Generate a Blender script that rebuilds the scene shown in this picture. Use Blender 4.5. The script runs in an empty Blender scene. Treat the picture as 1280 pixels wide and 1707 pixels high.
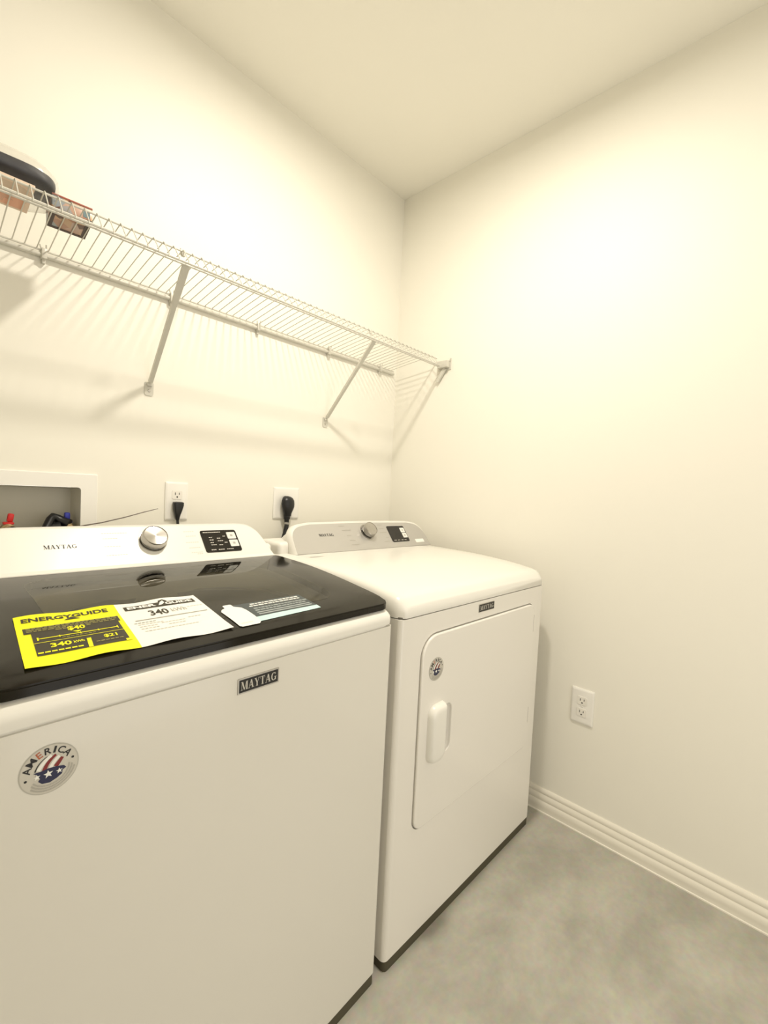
import bpy, bmesh, math, random
from mathutils import Vector, Matrix
random.seed(7)
PI = math.pi
scene = bpy.context.scene
COL = scene.collection

# ---------------------------------------------------------------- camera
cam_d = bpy.data.cameras.new('camera')
cam = bpy.data.objects.new('camera', cam_d)
COL.objects.link(cam)
cam_d.sensor_fit = 'VERTICAL'
cam_d.sensor_height = 36.0
cam_d.sensor_width = 27.0
cam_d.lens = 742.52 / 1707 * 36.0
cam_d.clip_start = 0.02
def camera_matrix():
    y, p, r = (math.radians(a) for a in (-46.7904, -2.4971, 2.8566))
    f = Vector((math.sin(-y) * math.cos(p), math.cos(y) * math.cos(p), math.sin(p)))
    rt = f.cross(Vector((0, 0, 1))).normalized()
    up = rt.cross(f)
    r2 = math.cos(r) * rt + math.sin(r) * up
    u2 = -math.sin(r) * rt + math.cos(r) * up
    m = Matrix((r2, u2, -f)).transposed().to_4x4()
    m.translation = Vector((-1.6056, -1.4734, 1.1455))
    return m
cam.matrix_world = camera_matrix()
scene.camera = cam

# ---------------------------------------------------------------- world, light, exposure
W_ = bpy.data.worlds.new('world')
scene.world = W_
W_.use_nodes = True
W_.node_tree.nodes['Background'].inputs[0].default_value = (1.0, 0.95, 0.87, 1)
W_.node_tree.nodes['Background'].inputs[1].default_value = 1.85  # strength of the added fill from behind the camera
scene.view_settings.view_transform = 'Standard'
scene.view_settings.look = 'None'
scene.view_settings.gamma = 1.0
scene.view_settings.use_curve_mapping = False
scene.view_settings.exposure = 0.04
LIGHT_POS = (-0.845, -0.835, 2.492)
LIGHT_W = 18.0
LIGHT_COL = (1.0, 0.925, 0.80)
la = bpy.data.lights.new('ceiling_lamp', 'AREA')
la.shape = 'DISK'
la.size = 0.11
la.energy = LIGHT_W
la.color = LIGHT_COL
lo = bpy.data.objects.new('ceiling_lamp', la)
lo.location = LIGHT_POS
COL.objects.link(lo)
# added fill: world light through an opening made behind the camera (sampling portal)
FILL_X0, FILL_X1, FILL_H = -1.45, -0.40, 2.06
pl = bpy.data.lights.new('fill_portal', 'AREA'); pl.shape = 'RECTANGLE'
pl.size = FILL_X1 - FILL_X0; pl.size_y = FILL_H; pl.cycles.is_portal = True
plo = bpy.data.objects.new('fill_portal', pl); COL.objects.link(plo)
plo.location = ((FILL_X0 + FILL_X1) / 2, -2.345, FILL_H / 2); plo.rotation_euler = (math.radians(90), 0, 0)

# ---------------------------------------------------------------- materials
def mat(name, col, rough=0.5, metal=0.0, spec=0.5, bump=None, coat=0.0):
    m = bpy.data.materials.new(name)
    m.use_nodes = True
    nt = m.node_tree
    b = nt.nodes['Principled BSDF']
    b.inputs['Base Color'].default_value = (*col, 1)
    b.inputs['Roughness'].default_value = rough
    b.inputs['Metallic'].default_value = metal
    b.inputs['Specular IOR Level'].default_value = spec
    b.inputs['Coat Weight'].default_value = coat
    if bump:
        sc, st, dist = bump
        tc = nt.nodes.new('ShaderNodeTexCoord')
        n = nt.nodes.new('ShaderNodeTexNoise')
        n.inputs['Scale'].default_value = sc
        n.inputs['Detail'].default_value = 4
        bp = nt.nodes.new('ShaderNodeBump')
        bp.inputs['Strength'].default_value = st
        bp.inputs['Distance'].default_value = dist
        nt.links.new(tc.outputs['Object'], n.inputs['Vector'])
        nt.links.new(n.outputs['Fac'], bp.inputs['Height'])
        nt.links.new(bp.outputs['Normal'], b.inputs['Normal'])
    return m

M = {}
M['wall'] = mat('wall_paint', (0.90, 0.875, 0.79), 0.55, bump=(60, 0.05, 0.002), spec=0.35)
M['ceiling'] = mat('ceiling_paint', (0.93, 0.905, 0.82), 0.8, bump=(60, 0.08, 0.002), spec=0.2)
M['trim'] = mat('trim_paint', (0.90, 0.86, 0.76), 0.35)
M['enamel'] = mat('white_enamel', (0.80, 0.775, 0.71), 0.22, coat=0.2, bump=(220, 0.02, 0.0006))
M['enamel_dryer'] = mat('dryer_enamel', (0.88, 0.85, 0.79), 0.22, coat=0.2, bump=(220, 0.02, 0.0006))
M['enamel_side'] = mat('white_enamel_plain', (0.86, 0.84, 0.78), 0.25)
M['plastic'] = mat('white_plastic', (0.88, 0.86, 0.80), 0.30)
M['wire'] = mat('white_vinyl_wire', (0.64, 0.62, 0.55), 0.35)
M['plate'] = mat('outlet_plastic', (0.90, 0.88, 0.83), 0.3)
M['plate_face'] = mat('receptacle_plastic', (0.86, 0.83, 0.77), 0.3)
M['slot'] = mat('slot_dark', (0.03, 0.025, 0.02), 0.6)
M['rubber'] = mat('black_rubber', (0.008, 0.008, 0.009), 0.38)
M['silver'] = None
M['chrome'] = mat('brushed_chrome', (0.46, 0.44, 0.41), 0.26, metal=1.0)
def radial_metal():
    nt = M['chrome'].node_tree; b = nt.nodes['Principled BSDF']
    b.inputs['Anisotropic'].default_value = 0.85
    tg = nt.nodes.new('ShaderNodeTangent'); tg.direction_type = 'RADIAL'; tg.axis = 'Z'
    nt.links.new(tg.outputs[0], b.inputs['Tangent'])
radial_metal()
M['badge_metal'] = mat('badge_metal', (0.55, 0.53, 0.49), 0.35, metal=0.9)
M['ink'] = mat('black_ink', (0.012, 0.011, 0.010), 0.45)
M['grey_ink'] = mat('grey_ink', (0.45, 0.43, 0.38), 0.5)
M['pale_ink'] = mat('pale_ink', (0.70, 0.67, 0.60), 0.5)
M['display'] = mat('black_glass_display', (0.012, 0.010, 0.008), 0.12)
M['button'] = mat('display_button', (0.80, 0.80, 0.76), 0.3)
M['lid_black'] = mat('black_lid_frame', (0.014, 0.012, 0.008), 0.10)
M['lid_black'].node_tree.nodes['Principled BSDF'].inputs['IOR'].default_value = 1.30
M['yellow'] = mat('yellow_paper', (0.93, 0.90, 0.0), 0.55)
M['paper'] = mat('white_paper', (0.92, 0.91, 0.86), 0.55)
M['label_dark'] = mat('label_dark_ink', (0.035, 0.028, 0.012), 0.5)
M['label_olive'] = mat('label_fine_print', (0.30, 0.27, 0.08), 0.5)
M['leaf_dark'] = mat('leaflet_slate', (0.045, 0.060, 0.065), 0.4)
M['leaf_cyan'] = mat('leaflet_pale_cyan', (0.60, 0.85, 0.82), 0.4)
M['leaf_grey'] = mat('leaflet_grey_rows', (0.38, 0.42, 0.42), 0.4)
M['sticker'] = mat('sticker_silver', (0.50, 0.48, 0.42), 0.35)
M['sticker_ring'] = mat('sticker_pale', (0.62, 0.59, 0.52), 0.35)
M['navy'] = mat('sticker_navy', (0.012, 0.014, 0.06), 0.4)
M['red'] = mat('sticker_red', (0.22, 0.012, 0.010), 0.4)
M['orange'] = mat('sticker_orange', (0.45, 0.12, 0.05), 0.4)
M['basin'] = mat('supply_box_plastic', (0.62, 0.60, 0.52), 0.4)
M['brass'] = mat('valve_brass', (0.55, 0.42, 0.24), 0.35, metal=0.8)
M['valve_red'] = mat('valve_red', (0.65, 0.02, 0.02), 0.35)
M['valve_blue'] = mat('valve_blue', (0.02, 0.03, 0.35), 0.35)
M['tie'] = mat('brown_cable', (0.10, 0.07, 0.045), 0.45)
M['steel'] = mat('drum_steel', (0.5, 0.48, 0.45), 0.25, metal=1.0)
M['foot'] = mat('foot_grey', (0.12, 0.11, 0.09), 0.6)
M['gap_shade'] = mat('gap_shade_dark', (0.075, 0.066, 0.038), 0.7)  # dark colour paints the shade in the gap under both machines
M['bag_navy'] = mat('bag_contents_navy', (0.008, 0.008, 0.018), 0.55, bump=(14, 0.6, 0.01))
M['bag_orange'] = mat('bag_label_orange', (0.80, 0.42, 0.28), 0.4)
M['bag_peach'] = mat('bag_label_peach', (0.85, 0.66, 0.52), 0.4)

def brushed(name, col):
    m = mat(name, col, 0.36, metal=0.55)
    nt = m.node_tree; b = nt.nodes['Principled BSDF']
    tc = nt.nodes.new('ShaderNodeTexCoord'); mp = nt.nodes.new('ShaderNodeMapping')
    mp.inputs['Scale'].default_value = (3, 600, 600)
    n = nt.nodes.new('ShaderNodeTexNoise'); n.inputs['Scale'].default_value = 2.0
    bp = nt.nodes.new('ShaderNodeBump'); bp.inputs['Strength'].default_value = 0.04; bp.inputs['Distance'].default_value = 0.001
    nt.links.new(tc.outputs['Object'], mp.inputs['Vector']); nt.links.new(mp.outputs['Vector'], n.inputs['Vector'])
    nt.links.new(n.outputs['Fac'], bp.inputs['Height']); nt.links.new(bp.outputs['Normal'], b.inputs['Normal'])
    return m
M['silver'] = brushed('silver_console', (0.55, 0.535, 0.51))

def tinted_glass(name, tint, rough=0.01, ior=1.5):
    m = bpy.data.materials.new(name); m.use_nodes = True
    nt = m.node_tree; nt.nodes.clear()
    out = nt.nodes.new('ShaderNodeOutputMaterial')
    t = nt.nodes.new('ShaderNodeBsdfTransparent'); t.inputs[0].default_value = (*tint, 1)
    g = nt.nodes.new('ShaderNodeBsdfGlossy'); g.inputs['Roughness'].default_value = rough
    g.inputs['Color'].default_value = (0.95, 0.95, 0.92, 1)
    fr = nt.nodes.new('ShaderNodeFresnel'); fr.inputs[0].default_value = ior
    mx = nt.nodes.new('ShaderNodeMixShader')
    geo = nt.nodes.new('ShaderNodeNewGeometry'); inv_ = nt.nodes.new('ShaderNodeMath'); inv_.operation = 'SUBTRACT'; inv_.inputs[0].default_value = 1.0
    mu = nt.nodes.new('ShaderNodeMath'); mu.operation = 'MULTIPLY'
    nt.links.new(geo.outputs['Backfacing'], inv_.inputs[1]); nt.links.new(inv_.outputs[0], mu.inputs[0]); nt.links.new(fr.outputs[0], mu.inputs[1])
    nt.links.new(mu.outputs[0], mx.inputs[0]); nt.links.new(t.outputs[0], mx.inputs[1]); nt.links.new(g.outputs[0], mx.inputs[2])
    nt.links.new(mx.outputs[0], out.inputs[0])
    return m
M['lid_glass'] = tinted_glass('smoked_glass', (0.52, 0.50, 0.42), 0.012, 1.36)
def film_mat():
    m = tinted_glass('clear_bag_film', (0.95, 0.95, 0.94), 0.15, 1.2)
    nt = m.node_tree; out = [n for n in nt.nodes if n.type == 'OUTPUT_MATERIAL'][0]
    src = out.inputs[0].links[0].from_socket
    d = nt.nodes.new('ShaderNodeBsdfTranslucent'); d.inputs[0].default_value = (0.95, 0.93, 0.9, 1)
    d2 = nt.nodes.new('ShaderNodeBsdfDiffuse'); d2.inputs[0].default_value = (0.95, 0.93, 0.9, 1)
    m2 = nt.nodes.new('ShaderNodeMixShader'); m2.inputs[0].default_value = 0.5
    lw = nt.nodes.new('ShaderNodeLayerWeight'); lw.inputs[0].default_value = 0.35
    mr = nt.nodes.new('ShaderNodeMapRange'); mr.inputs[3].default_value = 0.03; mr.inputs[4].default_value = 0.30
    m3 = nt.nodes.new('ShaderNodeMixShader')
    nt.links.new(d.outputs[0], m2.inputs[1]); nt.links.new(d2.outputs[0], m2.inputs[2])
    nt.links.new(lw.outputs['Facing'], mr.inputs[0]); nt.links.new(mr.outputs[0], m3.inputs[0])
    nt.links.new(src, m3.inputs[1]); nt.links.new(m2.outputs[0], m3.inputs[2]); nt.links.new(m3.outputs[0], out.inputs[0])
    return m
M['film'] = film_mat()

def floor_mat():
    m = mat('sealed_concrete', (0.4, 0.38, 0.3), 0.42)
    nt = m.node_tree; b = nt.nodes['Principled BSDF']
    tc = nt.nodes.new('ShaderNodeTexCoord')
    mp = nt.nodes.new('ShaderNodeMapping'); mp.inputs['Rotation'].default_value = (0, 0, 0.5); mp.inputs['Scale'].default_value = (1.0, 1.5, 1)
    n1 = nt.nodes.new('ShaderNodeTexNoise'); n1.inputs['Scale'].default_value = 5.5; n1.inputs['Detail'].default_value = 5; n1.inputs['Roughness'].default_value = 0.6
    n1.inputs['Distortion'].default_value = 0.25
    r1 = nt.nodes.new('ShaderNodeValToRGB')
    r1.color_ramp.elements[0].position = 0.36; r1.color_ramp.elements[0].color = (0.385, 0.37, 0.315, 1)
    r1.color_ramp.elements[1].position = 0.74; r1.color_ramp.elements[1].color = (0.54, 0.52, 0.45, 1)
    n2 = nt.nodes.new('ShaderNodeTexNoise'); n2.inputs['Scale'].default_value = 60; n2.inputs['Detail'].default_value = 6
    mx = nt.nodes.new('ShaderNodeMix'); mx.data_type = 'RGBA'; mx.blend_type = 'OVERLAY'; mx.inputs[0].default_value = 0.18
    nt.links.new(tc.outputs['Object'], mp.inputs[0]); nt.links.new(mp.outputs[0], n1.inputs['Vector'])
    nt.links.new(n1.outputs['Fac'], r1.inputs[0]); nt.links.new(tc.outputs['Object'], n2.inputs['Vector'])
    nt.links.new(r1.outputs[0], mx.inputs[6]); nt.links.new(n2.outputs['Color'], mx.inputs[7])
    nt.links.new(mx.outputs[2], b.inputs['Base Color'])
    rr = nt.nodes.new('ShaderNodeMapRange'); rr.inputs[3].default_value = 0.32; rr.inputs[4].default_value = 0.55
    nt.links.new(n1.outputs['Fac'], rr.inputs[0]); nt.links.new(rr.outputs[0], b.inputs['Roughness'])
    return m
M['floor'] = floor_mat()

def cover_mat():
    # printed cover of the small box: blotches of brown, tan, rose and blue grey
    m = mat('printed_cover', (0.3, 0.2, 0.15), 0.35)
    nt = m.node_tree; b = nt.nodes['Principled BSDF']
    tc = nt.nodes.new('ShaderNodeTexCoord')
    v = nt.nodes.new('ShaderNodeTexVoronoi'); v.inputs['Scale'].default_value = 42; v.inputs['Randomness'].default_value = 1
    r = nt.nodes.new('ShaderNodeValToRGB')
    es = r.color_ramp.elements
    es[0].position = 0.0; es[0].color = (0.05, 0.025, 0.02, 1)
    es[1].position = 1.0; es[1].color = (0.50, 0.42, 0.32, 1)
    for p, c in ((0.25, (0.42, 0.22, 0.14, 1)), (0.45, (0.55, 0.38, 0.30, 1)), (0.6, (0.30, 0.33, 0.36, 1)), (0.8, (0.65, 0.36, 0.15, 1))):
        e = es.new(p); e.color = c
    sep = nt.nodes.new('ShaderNodeSeparateColor')
    nt.links.new(tc.outputs['Object'], v.inputs['Vector']); nt.links.new(v.outputs['Color'], sep.inputs[0])
    nt.links.new(sep.outputs[0], r.inputs[0]); nt.links.new(r.outputs[0], b.inputs['Base Color'])
    return m
M['cover'] = cover_mat()
M['cover_edge'] = mat('cover_dark_edge', (0.045, 0.022, 0.015), 0.4)
M['cover_red'] = mat('cover_red_edge', (0.30, 0.06, 0.03), 0.4)
M['cover_teal'] = mat('cover_teal_patch', (0.10, 0.17, 0.19), 0.4)
M['grey_band'] = mat('cord_tape', (0.35, 0.33, 0.29), 0.5)
def emis(name, col, s):
    m = bpy.data.materials.new(name); m.use_nodes = True
    b = m.node_tree.nodes['Principled BSDF']
    b.inputs['Base Color'].default_value = (0.9, 0.9, 0.85, 1)
    b.inputs['Emission Color'].default_value = (*col, 1); b.inputs['Emission Strength'].default_value = s
    return m
M['diffuser'] = emis('lamp_diffuser', LIGHT_COL, 4.0)

# ---------------------------------------------------------------- helpers
def newbm(): return bmesh.new()

def obj(name, bm, m, parent=None, smooth=True, angle=40):
    me = bpy.data.meshes.new(name)
    bmesh.ops.recalc_face_normals(bm, faces=bm.faces[:]) if not getattr(bm, 'keep', False) else None
    bm.to_mesh(me); bm.free()
    for mm in (m if isinstance(m, (list, tuple)) else [m]): me.materials.append(mm)
    if smooth and len(me.polygons):
        me.polygons.foreach_set('use_smooth', [True] * len(me.polygons))
        try: me.set_sharp_from_angle(angle=math.radians(angle))
        except Exception: pass
    o = bpy.data.objects.new(name, me); COL.objects.link(o)
    if parent: o.parent = parent
    return o

def thing(name, label, cat, loc=(0, 0, 0), rotz=0, group=None):
    o = bpy.data.objects.new(name, None); COL.objects.link(o)
    o.empty_display_size = 0.05
    o.location = loc; o.rotation_euler = (0, 0, rotz)
    o['label'] = label; o['category'] = cat
    if group: o['group'] = group
    return o

def tag(o, label, cat, group=None):
    o['label'] = label; o['category'] = cat
    if group: o['group'] = group
    return o

def struct(name, bm, m, **k):
    o = obj(name, bm, m, **k); o['kind'] = 'structure'; return o

def box(bm, a, b, mi=0, bevel=0, seg=2):
    a = Vector(a); b = Vector(b)
    r = bmesh.ops.create_cube(bm, size=1)
    c = (a + b) / 2; s = b - a
    vs = r['verts']
    for v in vs: v.co = Vector((v.co.x * s.x + c.x, v.co.y * s.y + c.y, v.co.z * s.z + c.z))
    fs = {f for v in vs for f in v.link_faces}
    for f in fs: f.material_index = mi
    if bevel:
        es = list({e for v in vs for e in v.link_edges})
        bmesh.ops.bevel(bm, geom=es, offset=bevel, segments=seg, affect='EDGES', profile=0.5)
    return bm

def tube(bm, pts, r, n=8, mi=0, caps=True, radii=None):
    pts = [Vector(p) for p in pts]
    rings = []
    up = None
    for i, p in enumerate(pts):
        if i == 0: d = pts[1] - p
        elif i == len(pts) - 1: d = p - pts[i - 1]
        else: d = (pts[i + 1] - p).normalized() + (p - pts[i - 1]).normalized()
        d.normalize()
        if up is None:
            up = Vector((0, 0, 1)) if abs(d.z) < 0.9 else Vector((1, 0, 0))
        a = d.cross(up).normalized(); up = a.cross(d).normalized()
        rr = radii[i] if radii else r
        rings.append([bm.verts.new(p + rr * (math.cos(2 * PI * k / n) * a + math.sin(2 * PI * k / n) * up)) for k in range(n)])
    for i in range(len(rings) - 1):
        for k in range(n):
            f = bm.faces.new((rings[i][k], rings[i][(k + 1) % n], rings[i + 1][(k + 1) % n], rings[i + 1][k])); f.material_index = mi
    if caps:
        for rg in (rings[0][::-1], rings[-1]):
            f = bm.faces.new(rg); f.material_index = mi
    return bm

def lathe(bm, prof, mat4=None, n=40, mi=0):
    """prof: list of (radius, height) along +Z; mat4 places it"""
    rings = []
    for r, h in prof:
        if r < 1e-6: ring = [bm.verts.new((0, 0, h))]
        else: ring = [bm.verts.new((r * math.cos(2 * PI * k / n), r * math.sin(2 * PI * k / n), h)) for k in range(n)]
        rings.append(ring)
    allv = [v for r in rings for v in r]
    for a, b in zip(rings, rings[1:]):
        for k in range(n):
            k2 = (k + 1) % n
            if len(a) == 1 and len(b) == 1: continue
            if len(a) == 1: f = bm.faces.new((a[0], b[k2], b[k]))
            elif len(b) == 1: f = bm.faces.new((a[k], a[k2], b[0]))
            else: f = bm.faces.new((a[k], a[k2], b[k2], b[k]))
            f.material_index = mi
    if mat4 is not None:
        for v in allv: v.co = mat4 @ v.co
    return bm

def loft(bm, rings, mi=0, cap0=True, cap1=True):
    vr = [[bm.verts.new(p) for p in r] for r in rings]
    n = len(vr[0])
    for a, b in zip(vr, vr[1:]):
        for k in range(n):
            f = bm.faces.new((a[k], a[(k + 1) % n], b[(k + 1) % n], b[k])); f.material_index = mi
    if cap0: f = bm.faces.new(vr[0][::-1]); f.material_index = mi
    if cap1: f = bm.faces.new(vr[-1]); f.material_index = mi
    return vr

def rrect(x0, z0, x1, z1, r, n=6):
    """rounded rectangle outline, r may be 4 radii (bl, br, tr, tl), counter-clockwise"""
    rs = r if isinstance(r, (list, tuple)) else (r,) * 4
    pts = []
    for (cx, cz, a0, rr) in ((x0 + rs[0], z0 + rs[0], PI, rs[0]), (x1 - rs[1], z0 + rs[1], 1.5 * PI, rs[1]),
                             (x1 - rs[2], z1 - rs[2], 0, rs[2]), (x0 + rs[3], z1 - rs[3], 0.5 * PI, rs[3])):
        for k in range(n + 1):
            a = a0 + 0.5 * PI * k / n
            pts.append((cx + rr * math.cos(a), cz + rr * math.sin(a)))
    return pts

def ring_fill(bm, outer, inner, place, mi=0):
    """planar face area between two closed outlines (holes allowed)"""
    es = []
    ov = []
    for loop in [outer] + list(inner):
        vs = [bm.verts.new(place(p)) for p in loop]
        ov.append(vs)
        for i in range(len(vs)): es.append(bm.edges.new((vs[i], vs[(i + 1) % len(vs)])))
    r = bmesh.ops.triangle_fill(bm, use_beauty=True, use_dissolve=False, edges=es)
    for g in r['geom']:
        if isinstance(g, bmesh.types.BMFace): g.material_index = mi
    return ov

def interp(P, y):
    if y <= P[0][0]: return P[0][1]
    for (a, b), (c, d) in zip(P, P[1:]):
        if y <= c: return b + (d - b) * (y - a) / (c - a)
    return P[-1][1]
def smooth_profile(P):
    # denser Catmull-Rom sampling of a profile
    out = []
    for i in range(len(P) - 1):
        p0 = P[max(i - 1, 0)]; p1 = P[i]; p2 = P[i + 1]; p3 = P[min(i + 2, len(P) - 1)]
        for k in range(4):
            t = k / 4
            m1 = (p2[1] - p0[1]) / (p2[0] - p0[0]) * (p2[0] - p1[0]); m2 = (p3[1] - p1[1]) / (p3[0] - p1[0]) * (p2[0] - p1[0])
            h = (2*t**3-3*t**2+1)*p1[1] + (t**3-2*t**2+t)*m1 + (-2*t**3+3*t**2)*p2[1] + (t**3-t**2)*m2
            out.append((p1[0] + (p2[0] - p1[0]) * t, h))
    out.append(P[-1]); return out

# flat printing ------------------------------------------------------------
def decal_poly(bm, pts, f, h, mi, step=None):
    """pts in 2D, f(u,v,h)->3D; step subdivides along both axes so it follows curved sheets"""
    b2 = bmesh.new()
    vs = [b2.verts.new((p[0], p[1], 0)) for p in pts]
    if len(vs) > 2: b2.faces.new(vs)
    if len(vs) > 4: bmesh.ops.triangulate(b2, faces=b2.faces[:])
    if step:
        for ax in (0, 1):
            lo = min(p[ax] for p in pts); hi = max(p[ax] for p in pts)
            k = math.floor(lo / step) + 1
            while k * step < hi:
                co = [0, 0, 0]; co[ax] = k * step; no = [0, 0, 0]; no[ax] = 1
                bmesh.ops.bisect_plane(b2, geom=b2.verts[:] + b2.edges[:] + b2.faces[:], plane_co=co, plane_no=no, dist=1e-7)
                k += 1
    mp = {v: bm.verts.new(f(v.co.x, v.co.y, h)) for v in b2.verts}
    for fc in b2.faces:
        try:
            nf = bm.faces.new([mp[v] for v in fc.verts]); nf.material_index = mi
        except ValueError: pass
    b2.free()

def decal_rect(bm, x0, y0, x1, y1, f, h, mi, step=None):
    decal_poly(bm, [(x0, y0), (x1, y0), (x1, y1), (x0, y1)], f, h, mi, step)

_tc = {}
def glyphs(txt, bold=0.0):
    key = (txt, bold)
    if key not in _tc:
        cu = bpy.data.curves.new('t', 'FONT'); cu.body = txt; cu.offset = bold; cu.resolution_u = 3
        o = bpy.data.objects.new('t', cu); COL.objects.link(o)
        dg = bpy.context.evaluated_depsgraph_get()
        me = bpy.data.meshes.new_from_object(o.evaluated_get(dg))
        vs = [(v.co.x, v.co.y) for v in me.vertices]; fs = [tuple(p.vertices) for p in me.polygons]
        bpy.data.objects.remove(o); bpy.data.curves.remove(cu); bpy.data.meshes.remove(me)
        x0 = min(v[0] for v in vs); x1 = max(v[0] for v in vs); y0 = min(v[1] for v in vs); y1 = max(v[1] for v in vs)
        vs = [((a - x0) / (x1 - x0), (b - y0) / (y1 - y0)) for a, b in vs]
        _tc[key] = (vs, fs, (x1 - x0) / (y1 - y0))
    return _tc[key]

def decal_text(bm, txt, rect, f, h, mi, bold=0.0):
    """text stretched into rect (x0,y0,x1,y1)"""
    vs, fs, _ = glyphs(txt, bold)
    x0, y0, x1, y1 = rect
    vv = [bm.verts.new(f(x0 + a * (x1 - x0), y0 + b * (y1 - y0), h)) for a, b in vs]
    for q in fs:
        try:
            nf = bm.faces.new([vv[i] for i in q]); nf.material_index = mi
        except ValueError: pass

# serif capitals drawn stroke by stroke, unit height
def _st(x0, y0, x1, y1, w): return [(x0 - w / 2, y0), (x0 + w / 2, y0), (x1 + w / 2, y1), (x1 - w / 2, y1)]
def _arc(cx, cy, rx, ry, wx, wy, a0, a1, n=12):
    out = []
    for i in range(n):
        a = math.radians(a0 + (a1 - a0) * i / n); b = math.radians(a0 + (a1 - a0) * (i + 1) / n)
        out.append([(cx + rx * math.cos(a), cy + ry * math.sin(a)), (cx + rx * math.cos(b), cy + ry * math.sin(b)),
                    (cx + (rx - wx) * math.cos(b), cy + (ry - wy) * math.sin(b)), (cx + (rx - wx) * math.cos(a), cy + (ry - wy) * math.sin(a))])
    return out
def _sf(x0, x1, y): return [(x0, y), (x1, y), (x1, y + .06), (x0, y + .06)]
SERIF = {
 'M': (1.15, [_st(.14, 0, .14, 1, .07), _st(.20, 1, .56, 0.02, .20), _st(.56, .02, .90, 1, .07), _st(.97, 0, .97, 1, .22), _sf(.0, .28, 0), _sf(.80, 1.14, 0), _sf(.0, .24, .94), _sf(.84, 1.14, .94)]),
 'A': (0.98, [_st(.12, 0, .46, 1, .07), _st(.78, 0, .48, 1, .22), _sf(.22, .70, .30), _sf(0, .27, 0), _sf(.60, .98, 0)]),
 'Y': (0.94, [_st(.46, 0, .46, .45, .21), _st(.46, .42, .16, 1, .21), _st(.50, .42, .80, 1, .07), _sf(.28, .64, 0), _sf(0, .34, .94), _sf(.66, .94, .94)]),
 'T': (0.86, [_st(.43, 0, .43, 1, .22), _sf(.02, .84, .94), _sf(.24, .62, 0), _st(.05, .72, .05, 1, .05), _st(.81, .72, .81, 1, .05)]),
 'G': (0.98, _arc(.48, .5, .46, .5, .22, .07, 45, 315) + [_st(.80, .05, .80, .45, .20), _sf(.60, .98, .42), _st(.80, .72, .80, .98, .05)]),
}
def serif_word(bm, word, rect, f, h, mi):
    x0, y0, x1, y1 = rect
    tot = sum(SERIF[c][0] for c in word) + .06 * (len(word) - 1)
    x = 0; k = (x1 - x0) / tot
    for i, c in enumerate(word):
        w, st = SERIF[c]
        for pl in st:
            pts = [(x0 + (x + a) * k, y0 + b * (y1 - y0)) for a, b in pl]
            vv = [bm.verts.new(f(p[0], p[1], h + 0.00001 * (i % 3))) for p in pts]
            nf = bm.faces.new(vv); nf.material_index = mi
        x += w + .06

# ================================================================ ROOM
H = 2.536
XL, YF = -2.45, -2.30
bm = newbm(); box(bm, (XL - .1, YF - .1, -.06), (.12, .12, 0)); struct('floor', bm, M['floor'], smooth=False)
bm = newbm(); box(bm, (XL - .1, YF - .1, H), (.12, .12, H + .08)); struct('ceiling', bm, M['ceiling'], smooth=False)
# back wall with the opening for the supply box
BX0, BX1, BZ0, BZ1 = -1.512, -1.278, 0.905, 1.1195
bm = newbm()
for a, b in (((XL, 0, 0), (BX0, .12, H)), ((BX1, 0, 0), (0, .12, H)), ((BX0, 0, 0), (BX1, .12, BZ0)), ((BX0, 0, BZ1), (BX1, .12, H))):
    box(bm, a, b)
struct('wall_back', bm, M['wall'], smooth=False)
bm = newbm(); box(bm, (0, YF, 0), (.12, .12, H)); struct('wall_right', bm, M['wall'], smooth=False)
bm = newbm(); box(bm, (XL - .1, YF, 0), (XL, .12, H)); struct('wall_left', bm, M['wall'], smooth=False)
bm = newbm()
box(bm, (XL - .1, YF - .1, 0), (FILL_X0, YF, H)); box(bm, (FILL_X1, YF - .1, 0), (.12, YF, H)); box(bm, (FILL_X0, YF - .1, FILL_H), (FILL_X1, YF, H))  # opening added to let the fill light in
struct('wall_front', bm, M['wall'], smooth=False)
bm = newbm()
for a, b in (((FILL_X0 - .07, YF, 0), (FILL_X0, YF + .015, FILL_H + .07)), ((FILL_X1, YF, 0), (FILL_X1 + .07, YF + .015, FILL_H + .07)), ((FILL_X0, YF, FILL_H), (FILL_X1, YF + .015, FILL_H + .07))): box(bm, a, b, bevel=.003)
struct('trim_1', bm, M['trim'])  # casing around the added fill opening

BP = [(0, 0), (.0155, 0), (.0155, .004), (.0130, .0055), (.0130, .018), (.0140, .022), (.0140, .036), (.0115, .040), (.0100, .0425), (.0118, .047), (.0118, .056),
      (.0090, .062), (.0070, .066), (.0085, .0695), (.0085, .0765), (.0065, .0815), (.0030, .0850), (0, .0850)]
def baseboard(name, p0, p1, nrm):
    bm = newbm()
    nrm = Vector(nrm)
    loft(bm, [[Vector(p) + nrm * a + Vector((0, 0, z)) for a, z in BP] for p in (p0, p1)])
    return struct(name, bm, M['trim'], angle=35)
baseboard('baseboard_right', (0, YF, 0), (0, 0, 0), (-1, 0, 0))
baseboard('baseboard_back', (XL, 0, 0), (-.0155, 0, 0), (0, -1, 0))
baseboard('baseboard_left', (XL, YF, 0), (XL, -.0155, 0), (1, 0, 0))

# ceiling light above the view
t = thing('ceiling_light', 'round white flush ceiling light above the machines', 'ceiling light', (LIGHT_POS[0], LIGHT_POS[1], H))
bm = newbm(); lathe(bm, [(0, 0), (.105, 0), (.105, -.018), (.100, -.026), (.088, -.028), (.088, -.022), (0, -.022)]); obj('lamp_housing', bm, M['trim'], t)
bm = newbm(); lathe(bm, [(0, -.0225), (.087, -.0225), (.087, -.028), (.06, -.034), (0, -.036)]); obj('diffuser', bm, M['diffuser'], t)
lo.location = (LIGHT_POS[0], LIGHT_POS[1], H - .042)

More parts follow.
